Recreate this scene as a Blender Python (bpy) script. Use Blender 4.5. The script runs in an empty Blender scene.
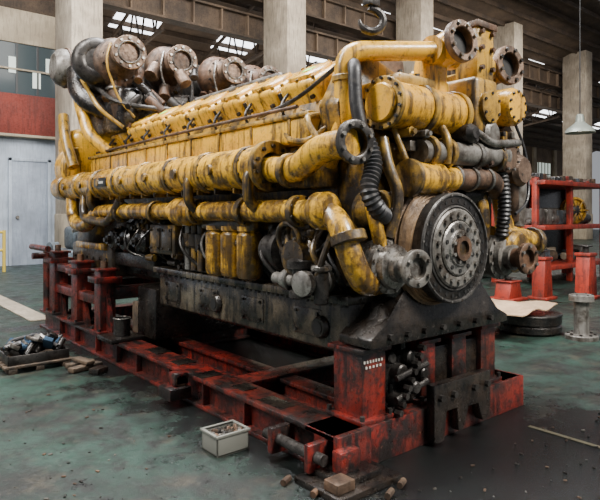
import bpy, bmesh, math, random
from mathutils import Vector, Matrix, Euler
random.seed(7)
SC = 0.75   # everything is modelled in units of 0.75 m, scaled to metres at the end
scene = bpy.context.scene

# ------------------------------------------------------------------ materials
MATS = {}
def _nt(name):
    m = bpy.data.materials.new(name); m.use_nodes = True
    nt = m.node_tree; b = nt.nodes['Principled BSDF']
    MATS[name] = m
    return m, nt, b
def plain(name, col, rough=.5, metal=0., emit=None, es=0):
    m, nt, b = _nt(name)
    b.inputs['Base Color'].default_value = (*col, 1)
    b.inputs['Roughness'].default_value = rough
    b.inputs['Metallic'].default_value = metal
    if emit:
        b.inputs['Emission Color'].default_value = (*emit, 1)
        b.inputs['Emission Strength'].default_value = es
    return m
def grimy(name, base, dirt, lo=.42, hi=.62, scale=3., rough=.42, metal=0., bump=.15,
          streak=.5, base2=None, fine=22., zg=0., finelo=.56, coat=0., spots=None):
    m, nt, b = _nt(name)
    N = nt.nodes; L = nt.links
    tc = N.new('ShaderNodeTexCoord')
    def noise(sc, det, mp=None, rgh=.6):
        n = N.new('ShaderNodeTexNoise'); n.inputs['Scale'].default_value = sc
        n.inputs['Detail'].default_value = det; n.inputs['Roughness'].default_value = rgh
        if mp:
            q = N.new('ShaderNodeMapping'); q.inputs['Scale'].default_value = mp
            L.new(tc.outputs['Object'], q.inputs['Vector']); L.new(q.outputs[0], n.inputs['Vector'])
        else:
            L.new(tc.outputs['Object'], n.inputs['Vector'])
        return n.outputs[0]
    def ramp(src, a, c):
        r = N.new('ShaderNodeMapRange'); r.inputs['From Min'].default_value = a
        r.inputs['From Max'].default_value = c; L.new(src, r.inputs['Value']); return r.outputs[0]
    def mth(op, a, c):
        q = N.new('ShaderNodeMath'); q.operation = op
        for i, v in enumerate((a, c)):
            if isinstance(v, (int, float)): q.inputs[i].default_value = v
            else: L.new(v, q.inputs[i])
        return q.outputs[0]
    def mix(f, a, c):
        x = N.new('ShaderNodeMix'); x.data_type = 'RGBA'
        for v, i in ((f, 0), (a, 6), (c, 7)):
            if isinstance(v, (int, float)): x.inputs[i].default_value = v
            elif isinstance(v, tuple): x.inputs[i].default_value = (*v, 1)
            else: L.new(v, x.inputs[i])
        return x.outputs[2]
    n1 = noise(scale, 8, None, .68); n2 = noise(fine, 6, None, .7); n3 = noise(5., 5, (3.6, 3.6, .4))
    n4 = noise(1.1, 3)
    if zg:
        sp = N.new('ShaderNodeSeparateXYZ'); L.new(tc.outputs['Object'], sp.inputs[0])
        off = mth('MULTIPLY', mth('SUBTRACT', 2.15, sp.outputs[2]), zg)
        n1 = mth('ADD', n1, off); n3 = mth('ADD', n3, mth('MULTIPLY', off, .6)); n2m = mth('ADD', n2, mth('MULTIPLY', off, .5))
    else: n2m = n2
    b2 = base2 or tuple(c*.62 for c in base)
    c = mix(ramp(n4, .35, .65), base, b2)
    c = mix(ramp(n1, lo, hi), c, dirt)
    c = mix(mth('MULTIPLY', ramp(n3, .5, .62), streak), c, tuple(v*.5 for v in dirt))
    c = mix(mth('MULTIPLY', ramp(n2m, finelo, finelo+.1), .8), c, dirt)
    if spots: c = mix(ramp(noise(34, 5, None, .75), .63, .69), c, spots)
    L.new(c, b.inputs['Base Color'])
    rr = N.new('ShaderNodeMapRange'); rr.inputs['From Min'].default_value = .3; rr.inputs['From Max'].default_value = .7
    rr.inputs['To Min'].default_value = max(.08, rough-.15); rr.inputs['To Max'].default_value = min(1, rough+.25)
    L.new(n2, rr.inputs['Value']); L.new(rr.outputs[0], b.inputs['Roughness'])
    b.inputs['Metallic'].default_value = metal
    b.inputs['Coat Weight'].default_value = coat; b.inputs['Coat Roughness'].default_value = .15
    bp = N.new('ShaderNodeBump'); bp.inputs['Strength'].default_value = bump; bp.inputs['Distance'].default_value = .02
    L.new(n2, bp.inputs['Height']); L.new(bp.outputs[0], b.inputs['Normal'])
    return m
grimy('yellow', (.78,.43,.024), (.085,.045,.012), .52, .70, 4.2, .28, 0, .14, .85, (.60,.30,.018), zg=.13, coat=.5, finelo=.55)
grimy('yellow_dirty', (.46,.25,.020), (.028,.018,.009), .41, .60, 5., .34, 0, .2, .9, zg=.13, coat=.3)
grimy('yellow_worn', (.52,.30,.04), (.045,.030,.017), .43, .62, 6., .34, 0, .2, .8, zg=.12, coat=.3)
grimy('rust', (.17,.085,.045), (.035,.021,.014), .4, .64, 6, .5, .3, .3, .45, (.13,.09,.06))
grimy('rim_brown', (.36,.23,.11), (.07,.042,.024), .4, .64, 4, .42, .2, .3, .5, (.22,.13,.065))
grimy('turbo_metal', (.24,.155,.10), (.05,.030,.020), .42, .64, 7, .42, .45, .3, .4, (.18,.12,.085))
grimy('black_iron', (.020,.018,.016), (.006,.005,.0045), .4, .6, 5, .28, .3, .3, .3, (.042,.029,.020), coat=.35, spots=(.10,.085,.07))
grimy('pan_metal', (.15,.125,.085), (.014,.011,.009), .42, .58, 3, .28, .2, .2, 1., (.065,.048,.031), coat=.4)
grimy('steel', (.36,.34,.31), (.07,.055,.042), .45, .62, 7, .30, .7, .15, .4)
grimy('dark_steel', (.09,.082,.075), (.020,.017,.015), .42, .62, 7, .32, .55, .15, .3)
grimy('grey_paint', (.24,.225,.20), (.05,.038,.028), .45, .63, 6, .36, .3, .15, .5)
grimy('damper_metal', (.13,.122,.115), (.030,.026,.023), .45, .63, 6, .32, .4, .15, .4)
grimy('red_paint', (.25,.017,.011), (.013,.008,.007), .42, .58, 3.6, .34, 0, .3, .9, (.11,.020,.011), finelo=.51, coat=.25, spots=(.20,.085,.05))
grimy('red_bright', (.40,.036,.016), (.07,.02,.014), .48, .68, 4, .5, 0, .1, .5)
grimy('rubber', (.018,.018,.020), (.045,.038,.032), .5, .7, 8, .40, 0, .1, .2)
grimy('blue_grey', (.15,.19,.22), (.035,.035,.035), .46, .66, 4, .5, .2, .1, .4)
grimy('wood', (.15,.10,.06), (.035,.026,.018), .42, .62, 6, .8, 0, .3, .5)
grimy('cardboard', (.58,.40,.24), (.34,.22,.13), .45, .7, 4, .85, 0, .1, .2)
grimy('concrete', (.50,.42,.32), (.27,.22,.165), .42, .7, 1.2, .85, 0, .2, .6)
grimy('wall_cream', (.46,.38,.27), (.28,.22,.155), .5, .75, .8, .85, 0, .05, .4)
grimy('wall_blue', (.46,.52,.60), (.33,.37,.42), .5, .8, .7, .8, 0, .05, .3)
grimy('door_paint', (.34,.39,.47), (.22,.25,.29), .5, .8, .7, .6, 0, .05, .3)
grimy('band_red', (.20,.030,.018), (.09,.02,.014), .5, .8, .8, .7, 0, .05, .4)
grimy('wall_brown', (.21,.145,.095), (.09,.06,.04), .42, .7, .6, .85, 0, .05, .5)
grimy('roof_sheet', (.12,.078,.048), (.038,.026,.018), .42, .7, .5, .8, 0, .05, .3)
grimy('truss_steel', (.11,.072,.045), (.030,.021,.015), .42, .7, 1.2, .7, .1, .05, .3)
plain('hole', (.005,.0045,.004), .7)
plain('skylight', (.8,.85,.9), .5, 0, (.92,.95,1.), 4.5)
plain('glass_pane', (.05,.065,.07), .12)
plain('pane_lit', (.5,.55,.5), .4, 0, (.75,.85,.75), .6)
plain('yellow_rail', (.5,.36,.05), .5)
plain('sticker', (.30,.75,.06), .5)
plain('label', (.02,.02,.02), .4)
plain('label_white', (.5,.48,.42), .5)
plain('lamp_shade', (.20,.22,.19), .45, .4)
plain('bulb', (.8,.8,.8), .3, 0, (1,.9,.75), .6)
plain('bin_plastic', (.17,.17,.145), .6)
plain('blue_cloth', (.02,.05,.09), .9)
plain('strip_tan', (.07,.06,.035), .7)

def floor_mat():
    m, nt, b = _nt('floor_paint'); N = nt.nodes; L = nt.links
    tc = N.new('ShaderNodeTexCoord')
    def noise(sc, det, rgh=.6):
        n = N.new('ShaderNodeTexNoise'); n.inputs['Scale'].default_value = sc
        n.inputs['Detail'].default_value = det; n.inputs['Roughness'].default_value = rgh
        L.new(tc.outputs['Object'], n.inputs['Vector']); return n.outputs[0]
    def ramp(src, a, c, t0=0., t1=1.):
        r = N.new('ShaderNodeMapRange'); r.inputs['From Min'].default_value = a
        r.inputs['From Max'].default_value = c; r.inputs['To Min'].default_value = t0; r.inputs['To Max'].default_value = t1
        L.new(src, r.inputs['Value']); return r.outputs[0]
    def mix(f, a, c):
        x = N.new('ShaderNodeMix'); x.data_type = 'RGBA'
        for v, i in ((f, 0), (a, 6), (c, 7)):
            if isinstance(v, (int, float)): x.inputs[i].default_value = v
            elif isinstance(v, tuple): x.inputs[i].default_value = (*v, 1)
            else: L.new(v, x.inputs[i])
        return x.outputs[2]
    c = mix(ramp(noise(.5, 6), .35, .65), (.022,.058,.041), (.015,.030,.023))
    c = mix(ramp(noise(1.5, 10, .75), .45, .58), c, (.010,.012,.010))
    c = mix(ramp(noise(3.1, 12, .8), .53, .65), c, (.055,.048,.032))
    c = mix(ramp(noise(7, 10, .8), .51, .60), c, (.006,.006,.005))
    c = mix(ramp(noise(22, 9, .8), .60, .67), c, (.12,.11,.09))
    sp = N.new('ShaderNodeSeparateXYZ'); L.new(tc.outputs['Object'], sp.inputs[0])
    def math_(op, a, c_=None):
        q = N.new('ShaderNodeMath'); q.operation = op
        for i, v in enumerate((a, c_)):
            if v is None: continue
            if isinstance(v, (int, float)): q.inputs[i].default_value = v
            else: L.new(v, q.inputs[i])
        return q.outputs[0]
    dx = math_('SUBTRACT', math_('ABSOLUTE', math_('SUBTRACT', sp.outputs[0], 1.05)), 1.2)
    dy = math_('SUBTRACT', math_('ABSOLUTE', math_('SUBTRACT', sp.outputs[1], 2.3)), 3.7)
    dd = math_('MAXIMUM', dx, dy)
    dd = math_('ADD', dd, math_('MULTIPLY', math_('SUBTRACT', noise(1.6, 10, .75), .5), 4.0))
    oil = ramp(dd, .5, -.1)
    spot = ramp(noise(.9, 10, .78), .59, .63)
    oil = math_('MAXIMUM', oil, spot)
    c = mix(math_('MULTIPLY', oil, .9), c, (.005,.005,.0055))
    L.new(c, b.inputs['Base Color'])
    rr = ramp(noise(3.5, 8, .7), .35, .65, .3, .6)
    rx = N.new('ShaderNodeMix'); rx.data_type = 'FLOAT'
    L.new(oil, rx.inputs[0]); L.new(rr, rx.inputs[2]); rx.inputs[3].default_value = .18
    L.new(rx.outputs[0], b.inputs['Roughness'])
    bp = N.new('ShaderNodeBump'); bp.inputs['Strength'].default_value = .5; bp.inputs['Distance'].default_value = .02
    L.new(noise(16, 9, .8), bp.inputs['Height']); L.new(bp.outputs[0], b.inputs['Normal'])
floor_mat()

# ------------------------------------------------------------------ geometry lib
class Part:
    def __init__(s, name, parent=None):
        s.name = name; s.parent = parent; s.v = []; s.f = []; s.m = []; s.slots = []
    def add(s, vs, fs, mat):
        if mat not in s.slots: s.slots.append(mat)
        k = s.slots.index(mat); o = len(s.v)
        s.v += [tuple(v) for v in vs]
        for f in fs:
            s.f.append(tuple(i+o for i in f)); s.m.append(k)
    def done(s):
        me = bpy.data.meshes.new(s.name); me.from_pydata(s.v, [], s.f)
        for n in s.slots: me.materials.append(MATS[n])
        me.polygons.foreach_set('material_index', s.m)
        bm = bmesh.new(); bm.from_mesh(me)
        bmesh.ops.recalc_face_normals(bm, faces=bm.faces[:]); bm.to_mesh(me); bm.free()
        me.polygons.foreach_set('use_smooth', [True]*len(me.polygons))
        me.set_sharp_from_angle(angle=math.radians(33))
        ob = bpy.data.objects.new(s.name, me); scene.collection.objects.link(ob)
        if s.parent: ob.parent = s.parent
        return ob
def empty(name):
    e = bpy.data.objects.new(name, None); e.empty_display_size = .2
    scene.collection.objects.link(e); return e
def obox(g, mat, c, size, rot=(0,0,0), bev=.012, seg=2):
    bm = bmesh.new(); bmesh.ops.create_cube(bm, size=1)
    for v in bm.verts: v.co = Vector((v.co.x*size[0], v.co.y*size[1], v.co.z*size[2]))
    if bev > 0:
        bmesh.ops.bevel(bm, geom=bm.edges[:], offset=min(bev, min(size)*.45), segments=seg, affect='EDGES', profile=.5)
    R = Euler(rot).to_matrix(); c = Vector(c)
    bm.verts.index_update()
    g.add([R @ v.co + c for v in bm.verts], [[v.index for v in f.verts] for f in bm.faces], mat)
    bm.free()
def box(g, mat, x0, x1, y0, y1, z0, z1, bev=.012, seg=2):
    obox(g, mat, ((x0+x1)/2,(y0+y1)/2,(z0+z1)/2), (abs(x1-x0),abs(y1-y0),abs(z1-z0)), (0,0,0), bev, seg)
def prism(g, mat, pts, axis, a, b, bev=.0):
    n = len(pts)
    def mk(p, t):
        if axis == 'Y': return Vector((p[0], t, p[1]))
        if axis == 'X': return Vector((t, p[0], p[1]))
        return Vector((p[0], p[1], t))
    bm = bmesh.new()
    A = [bm.verts.new(mk(p, a)) for p in pts]; B = [bm.verts.new(mk(p, b)) for p in pts]
    bm.faces.new(A); bm.faces.new(B[::-1])
    for i in range(n): bm.faces.new((A[i], B[i], B[(i+1)%n], A[(i+1)%n]))
    bmesh.ops.recalc_face_normals(bm, faces=bm.faces[:])
    if bev > 0: bmesh.ops.bevel(bm, geom=bm.edges[:], offset=bev, segments=2, affect='EDGES', profile=.5)
    bm.verts.index_update()
    g.add([v.co for v in bm.verts], [[v.index for v in f.verts] for f in bm.faces], mat); bm.free()
def frame(axis):
    a = Vector(axis).normalized()
    u = a.cross(Vector((0,0,1)))
    if u.length < .05: u = a.cross(Vector((1,0,0)))
    u.normalize(); return a, u, a.cross(u).normalized()
def lathe(g, mat, o, axis, prof, n=32, closed=False):
    a, u, w = frame(axis); o = Vector(o); vs = []; fs = []
    for (r, h) in prof:
        for i in range(n):
            t = 2*math.pi*i/n
            vs.append(o + a*h + (u*math.cos(t)+w*math.sin(t))*max(r, .0005))
    k = len(prof)
    for j in range(k-1 if not closed else k):
        j2 = (j+1) % k
        for i in range(n):
            i2 = (i+1) % n
            fs.append((j*n+i, j*n+i2, j2*n+i2, j2*n+i))
    if not closed:
        fs.append(tuple(range(n))[::-1]); fs.append(tuple((k-1)*n+i for i in range(n)))
    g.add(vs, fs, mat)
def cyl(g, mat, p0, p1, r, r1=None, n=24, ch=.0):
    p0 = Vector(p0); p1 = Vector(p1); h = (p1-p0).length; r1 = r if r1 is None else r1
    if ch: pr = [(r-ch,0),(r,ch),(r1,h-ch),(r1-ch,h)]
    else: pr = [(r,0),(r1,h)]
    lathe(g, mat, p0, p1-p0, pr, n)
def ring(g, mat, o, axis, R, r, n=32, k=10):
    lathe(g, mat, o, axis, [(R+r*math.cos(2*math.pi*j/k), r*math.sin(2*math.pi*j/k)) for j in range(k)], n, True)
def bolt(g, mat, p, axis, r=.016, h=.02): cyl(g, mat, p, Vector(p)+Vector(axis).normalized()*h, r, None, 6)
def boltring(g, mat, o, axis, R, nb, r=.016, h=.02, ph=0):
    a, u, w = frame(axis); o = Vector(o)
    for i in range(nb):
        t = 2*math.pi*(i+.5)/nb + ph
        bolt(g, mat, o+(u*math.cos(t)+w*math.sin(t))*R, a, r, h)
def fillet(pts, br, k=7):
    P = [Vector(p) for p in pts]; out = [P[0]]
    for i in range(1, len(P)-1):
        a, b, c = P[i-1], P[i], P[i+1]
        d = min(br, (b-a).length*.49, (c-b).length*.49)
        s = b+(a-b).normalized()*d; e = b+(c-b).normalized()*d
        for j in range(k+1):
            t = j/k; out.append(s*(1-t)**2 + b*2*t*(1-t) + e*t*t)
    out.append(P[-1]); return out
def sweep(g, mat, P, R, n=16):
    if hasattr(R, '__len__'): R = list(R)[:len(P)]
    else: R = [R]*len(P)
    Q = []; RR = []
    for i, p in enumerate(P):
        if not Q or (p-Q[-1]).length > 1e-5: Q.append(p); RR.append(R[i])
    P, R = Q, RR
    T = []
    for i in range(len(P)):
        a = P[max(0,i-1)]; c = P[min(len(P)-1,i+1)]; T.append((c-a).normalized())
    _, u, w = frame(T[0]); vs = []; fs = []
    for i, p in enumerate(P):
        u = (u - T[i]*u.dot(T[i])).normalized(); w = T[i].cross(u)
        for j in range(n):
            t = 2*math.pi*j/n; vs.append(p+(u*math.cos(t)+w*math.sin(t))*R[i])
    for i in range(len(P)-1):
        for j in range(n):
            j2 = (j+1)%n; fs.append((i*n+j, i*n+j2, (i+1)*n+j2, (i+1)*n+j))
    fs.append(tuple(range(n))[::-1]); fs.append(tuple((len(P)-1)*n+j for j in range(n)))
    g.add(vs, fs, mat)
def pipe(g, mat, pts, r, br=.2, n=16): sweep(g, mat, fillet(pts, br), r, n)
def resample(P, step):
    out = [P[0]]; acc = 0
    for i in range(1, len(P)):
        a, b = P[i-1], P[i]; L = (b-a).length
        if L < 1e-6: continue
        t = step-acc
        while t <= L:
            out.append(a+(b-a)*(t/L)); t += step
        acc = L-(t-step)
    return out
def hose(g, mat, pts, r, br=.3, pitch=.035, n=16):
    P = resample(fillet(pts, br, 12), pitch/4)
    R = [r*(1+.09*math.cos(i*math.pi/2)) for i in range(len(P))]
    sweep(g, mat, P, R, n)
def flange(g, o, axis, R, rin, th, nb, mat='rust', bm='dark_steel', depth=.06):
    a = Vector(axis).normalized(); o = Vector(o); b = o-a*th
    lathe(g, mat, b, a, [(rin,0),(R,0),(R,th*.9),(R-.006,th),(rin+.006,th),(rin,th*.9)], 36, True)
    cyl(g, 'hole', o-a*(depth+.02), o-a*depth*.9, rin+.004, None, 24)
    lathe(g, mat, o-a*(depth+.02), a, [(rin+.012,0),(rin+.012,depth+.01),(rin,depth+.01),(rin,0)], 28, True)
    if nb: boltring(g, bm, o, a, (R+rin)/2, nb, min(.016,(R-rin)*.28), .018)

# ================================================================= ROOM
fl = Part('floor'); fl.add([(-14,-14,0),(60,-14,0),(60,27,0),(-14,27,0),(-14,-14,-.2),(60,-14,-.2),(60,27,-.2),(-14,27,-.2)],
   [(0,1,2,3),(4,5,6,7),(0,1,5,4),(1,2,6,5),(2,3,7,6),(3,0,4,7)], 'floor_paint'); fl.done()
g = Part('trim_1'); box(g,'strip_tan',1.70,1.74,-9,-.3,0,.004,0); g.done()
g = Part('trim_2'); box(g,'concrete',.0,.30,6.6,16.9,0,.02,.004); g.done()

g = Part('wall_back')
box(g,'wall_brown',3,62,26,26.4,0,8.2,0)
for i in range(14): box(g,'wall_cream',6+i*4,6.5+i*4,25.8,26.0,0,8,0)
g.done()
for i in range(12):
    w = Part('window_%d'%(i+2))
    for (za,zb) in ((1.6,3.0),(4.3,6.6)):
        box(w,'pane_lit',7+i*4,9.4+i*4,25.9,25.98,za,zb,0)
        for k in range(5): box(w,'truss_steel',7+i*4+k*.6-.03,7+i*4+k*.6+.03,25.84,25.9,za,zb,0)
        box(w,'truss_steel',7+i*4,9.4+i*4,25.84,25.9,(za+zb)/2,(za+zb)/2+.08,0)
    w.done()
g = Part('wall_left')
box(g,'wall_blue',-12,3.7,17,17.3,0,4.05,0)
box(g,'wall_cream',-12,3.75,17,17.3,6.95,8.0,.02)
box(g,'wall_brown',-12,3.7,17.3,17.5,0,8.0,0)
box(g,'truss_steel',-12,3.9,17,17.3,8.0,8.5,.02)
box(g,'truss_steel',-12,3.9,17.3,17.5,8.5,12,.0)
g.done()
g = Part('trim_4'); box(g,'band_red',-12,3.8,16.7,17.0,4.05,5.3,.02); box(g,'wall_cream',-12,3.8,16.66,17.0,3.98,4.06,.01); g.done()
g = Part('window_1'); box(g,'glass_pane',-12,3.7,17.06,17.12,5.3,6.95,0)
for i in range(14):
    x = 3.55-i*.62; box(g,'label',x-.025,x+.025,17.0,17.06,5.3,6.95,0)
for x in (3.7,1.2,-1.3,-4): box(g,'wall_cream',x-.08,x+.08,16.98,17.08,5.3,6.95,0)
for (x,z) in ((2.9,5.6),(2.2,6.0),(3.3,6.1)): box(g,'pane_lit',x-.12,x+.12,17.02,17.05,z,z+.5,0)
box(g,'wall_cream',-12,3.7,16.98,17.06,6.1,6.15,0)
g.done()
g = Part('door_1'); box(g,'door_paint',2.15,3.2,16.93,16.995,0,3.25,.01)
box(g,'wall_blue',2.05,2.15,16.9,16.995,0,3.35,.01); box(g,'wall_blue',3.2,3.3,16.9,16.995,0,3.35,.01); box(g,'wall_blue',2.05,3.3,16.9,16.995,3.25,3.35,.01)
cyl(g,'steel',(2.3,16.93,1.5),(2.3,16.85,1.5),.05); g.done()
e = empty('guard_rail'); g = Part('rails', e)
for x in (-.5,.6,1.5): cyl(g,'yellow_rail',(x,15,0),(x,15,1.15),.045)
for z in (.6,1.1): cyl(g,'yellow_rail',(-2,15,z),(1.5,15,z),.04)
g.done()
for i, x in enumerate((3.45, 11.15, 18.8, 26.6, 35.0)):
    g = Part('concrete_column')
    box(g,'concrete',x-.45,x+.45,14,15.5,0,11.9,.04)
    box(g,'wall_cream',x-.47,x+.47,13.97,15.5,0,1.6,.02)
    g.done()
g = Part('crane_girder')
for z0, y0 in ((9.9,15.9),(8.6,16.4)):
    box(g,'truss_steel',4.3,62,y0,y0+.12,z0,z0+.8,0)
    box(g,'truss_steel',4.3,62,y0-.2,y0+.32,z0+.8,z0+.88,0); box(g,'truss_steel',4.3,62,y0-.2,y0+.32,z0-.08,z0,0)
    for i in range(47): box(g,'wall_brown',4.5+i*1.2,4.56+i*1.2,y0-.15,y0,z0,z0+.8,0)
g.done()
g = Part('ceiling')
def roofz(y): return 12.2-(y-14)*.34 if y > 14 else 12.2+(14-y)*.25
prism(g,'roof_sheet',[(14,roofz(14)),(26.4,roofz(26.4)),(26.4,roofz(26.4)+.15),(14,roofz(14)+.15)],'X',-12,62)
prism(g,'roof_sheet',[(2,roofz(2)),(14,roofz(14)),(14,roofz(14)+.15),(2,roofz(2)+.15)],'X',-12,62)
for i in range(26):
    y = 2.5+i*.93; box(g,'truss_steel',-12,62,y-.05,y+.05,roofz(y)-.22,roofz(y)-.02,0)
for x in range(2,60,5):
    for (a,b) in ((16.4,17.7),(20.6,21.6)):
        prism(g,'skylight',[(a,roofz(a)-.04),(b,roofz(b)-.04),(b,roofz(b)-.01),(a,roofz(a)-.01)],'X',x,x+2.0)
    for (a,b) in ((5,6.5),(9.5,11)):
        prism(g,'skylight',[(a,roofz(a)-.04),(b,roofz(b)-.04),(b,roofz(b)-.01),(a,roofz(a)-.01)],'X',x+2,x+3.6)
g.done()
for i in range(9):
    x = 7.25+i*3.75
    if i%2==1: x += .9
    g = Part('roof_truss')
    ya, yb = 17.0, 25.9; zb = 8.2
    rz = lambda y: roofz(y)-.35
    pipe(g,'truss_steel',[(x,ya,rz(ya)),(x,yb,rz(yb))],.08,.1,6)
    zz = lambda y: zb+.2-1.1*(y-ya)/(yb-ya)
    pipe(g,'truss_steel',[(x,ya,zz(ya)),(x,yb,zz(yb))],.08,.1,6)
    k = 7
    for j in range(k):
        y0 = ya+(yb-ya)*j/k; y1 = ya+(yb-ya)*(j+.5)/k; y2 = ya+(yb-ya)*(j+1)/k
        pipe(g,'truss_steel',[(x,y0,rz(y0)),(x,y1,zz(y1))],.04,.1,5)
        pipe(g,'truss_steel',[(x,y1,zz(y1)),(x,y2,rz(y2))],.04,.1,5)
    g.done()

# ================================================================= STAND
st = empty('engine_stand')
g = Part('rails', st); R='red_paint'
def ibeamY(x0,x1,y0,y1,z0,z1):
    box(g,R,x0,x1,y0,y1,z1-.035,z1,.006); box(g,R,x0,x1,y0,y1,z0,z0+.03,.006)
    box(g,R,(x0+x1)/2-.05,(x0+x1)/2+.05,y0,y1,z0+.02,z1-.03,.0)
def ibeamX(x0,x1,y0,y1,z0,z1,mt=R):
    box(g,mt,x0,x1,y0,y1,z1-.035,z1,.006); box(g,mt,x0,x1,y0,y1,z0,z0+.03,.006)
    box(g,mt,x0,x1,(y0+y1)/2-.05,(y0+y1)/2+.05,z0+.02,z1-.03,.0)
ibeamY(0,.26,-.02,6.15,.0,.25); ibeamY(1.86,2.12,0,6.15,0,.25)
box(g,R,-.012,.272,-.05,.0,0,.26,.006)
box(g,R,.0,2.14,-.02,.0,.0,.25,.004); ibeamX(0,2.14,.0,.28,0,.25)
for y in (1.35,3.55,5.8): ibeamX(.2,1.95,y,y+.24,.02,.22)
ibeamY(.62,.8,.2,5.9,.03,.20)
for y in (.5,1.0,1.6,2.2,2.9,3.4,4.0,4.7,5.3): box(g,R,.02,.09,y,y+.02,.03,.22,.003)
box(g,'black_iron',.27,1.85,.3,1.3,.0,.02,0)
for i in range(10): box(g,'black_iron',random.uniform(.0,.15),random.uniform(.18,.26),.6+i*.5,.75+i*.5+random.random()*.2,.25,.252+random.random()*.01,.001)
g.done()
g = Part('front_posts', st)
def post(x0,x1,y0,y1,z0,z1,mt=R):
    box(g,mt,x0+.02,x1-.02,y0+.02,y1-.02,z0+.02,z1-.02,.006)
    box(g,mt,x0-.02,x1+.02,y0-.02,y1+.02,z0,z0+.03,.006); box(g,mt,x0-.01,x1+.01,y0-.01,y1+.01,z1-.03,z1,.006)
    for xx in (x0-.0,x1): 
        for yy in (y0,y1): bolt(g,'dark_steel',(xx,yy,z0+.03),(0,0,1),.018,.03)
post(.26,.52,.02,.33,.25,.73)
post(.88,1.08,.04,.3,.25,.7,R); post(1.24,1.46,.04,.3,.25,.7,R); post(1.62,1.86,.04,.3,.25,.72,R)
box(g,'black_iron',.54,1.86,.10,.28,.27,.62,.01)
pp=[(.84,.02),(.84,.42),(1.52,.42),(1.52,.06),(1.42,.06),(1.36,.2),(1.24,.2),(1.18,.05),(1.12,.05),(1.1,.22),(.98,.22),(.95,.02)]
prism(g,'black_iron',pp,'Y',-.1,-.03,.006)
for x in (.9,1.05,1.3,1.46): bolt(g,'dark_steel',(x,-.1,.33),(0,-1,0),.025,.03)
for (x,y,z,rr) in ((.62,.1,.34,.05),(.72,.05,.42,.045),(.66,.12,.52,.055),(.78,.14,.6,.05),(.6,.16,.62,.04),(.72,.18,.33,.06),(.82,.06,.5,.04)):
    cyl(g,'dark_steel',(x,y-.1,z),(x,y+.12,z),rr,None,16,.01); cyl(g,'black_iron',(x,y,z-.1),(x,y,z+.1),rr*.6,None,12)
for i in range(9): bolt(g,'dark_steel',(.56+.03*i%.28,.0,.28+.05*i),(0,-1,0),.022,.05)
for (a,b) in (((.56,.0,.36),(.86,-.02,.44)),((.56,.0,.5),(.86,-.02,.56))): cyl(g,'dark_steel',a,b,.022,None,10)
for y in (.05,.42): box(g,R,-.16,.0,y,y+.05,.05,.22,.01)
cyl(g,'dark_steel',(-.1,-.02,.14),(-.1,.56,.14),.035)
box(g,R,-.2,.0,1.75,1.98,.06,.16,.01); box(g,R,-.13,0,1.8,1.93,.16,.27,.02); cyl(g,'rust',(-.07,1.8,.2),(-.07,1.93,.2),.05)
box(g,'black_iron',-.22,.3,-.28,.12,.0,.04,.006); box(g,'black_iron',-.12,.2,-.2,.05,.04,.075,.006)
box(g,R,-.06,.1,-.12,-.04,.07,.2,.008); box(g,'rust',-.2,-.06,-.24,-.12,.04,.1,.01)
for (x,y) in ((-.3,.12),(-.26,-.1),(.05,-.38),(.2,-.34)): cyl(g,'rust',(x,y,.02),(x+.07,y+.03,.02),.02,None,8)
g.done()
g = Part('rear_posts', st)
for (y0,y1,zt) in ((3.85,4.08,.98),(4.62,4.88,1.02),(5.5,5.78,1.10)):
    post(.0,.22,y0,y1,.25,zt)
    prism(g,R,[(y0-.16,.25),(y0+.02,.25),(y0+.02,.7)],'X',.09,.13)
    post(1.9,2.12,y0,y1,.25,zt)
    box(g,R,-.04,.26,y0-.03,y1+.03,zt-.16,zt-.09,.01)
    cyl(g,'rust',(.1,(y0+y1)/2,zt),(.1,(y0+y1)/2,zt+.08),.04)
    box(g,R,.1,2.0,(y0+y1)/2-.08,(y0+y1)/2+.08,.62,.76,.01)
box(g,R,.04,.17,4.05,5.55,.55,.66,.01)
box(g,R,.04,.18,4.85,6.15,.84,.94,.01); cyl(g,R,(-.15,5.95,1.02),(.28,5.95,1.02),.045); cyl(g,R,(.05,5.95,.25),(.05,5.95,1.12),.055)
cyl(g,R,(-.1,5.4,1.14),(-.1,6.15,1.14),.04)
box(g,'black_iron',-.08,.3,3.3,3.7,.24,.29,.01)
box(g,'black_iron',.34,1.7,3.15,3.6,.25,.80,.02); box(g,'wood',.36,1.6,3.65,3.8,.25,.6,.02)
g.done()
g = Part('stand_label', st)
for i in range(7): box(g,'label_white',.29+.027*i,.29+.027*i+.013,.034,.039,.635,.652,0)
for i in range(5): box(g,'label_white',.305+.033*i,.305+.033*i+.016,.034,.039,.60,.615,0)
g.done()

# ================================================================= ENGINE
en = empty('diesel_engine')
Y1='yellow'; YD='yellow_dirty'; YW='yellow_worn'
g = Part('oil_pan', en)
prism(g,'pan_metal',[(.34,1.02),(.34,.66),(.42,.62),(1.7,.62),(1.78,.66),(1.78,1.02)],'Y',.22,3.05,.015)
box(g,'pan_metal',.29,1.83,.18,3.1,.99,1.05,.01)
for y in (.65,1.35,2.05,2.75):
    box(g,'pan_metal',.33,.36,y-.16,y+.16,.72,.92,.02)
    for a in (-.12,.12):
        for b in (.75,.89): bolt(g,'dark_steel',(.33,y+a,b),(-1,0,0),.013,.016)
for y in (.5,1.9): 
    cyl(g,'black_iron',(.34,y,.8),(.30,y,.8),.085,.075,24,.01); cyl(g,'hole',(.305,y,.8),(.296,y,.8),.045)
for i in range(24): bolt(g,'dark_steel',(.31,.26+i*.12,.99),(0,0,-1),.014,.02)
for i in range(11):
    x=.42+i*.13; bolt(g,'dark_steel',(x,.18,1.02),(0,-1,0),.014,.02)
prism(g,'black_iron',[(.42,1.04),(.42,.9),(.6,.82),(1.5,.82),(1.7,.9),(1.7,1.04)],'Y',3.1,5.3,.01)
g.done()
g = Part('rear_housing', en)
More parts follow.
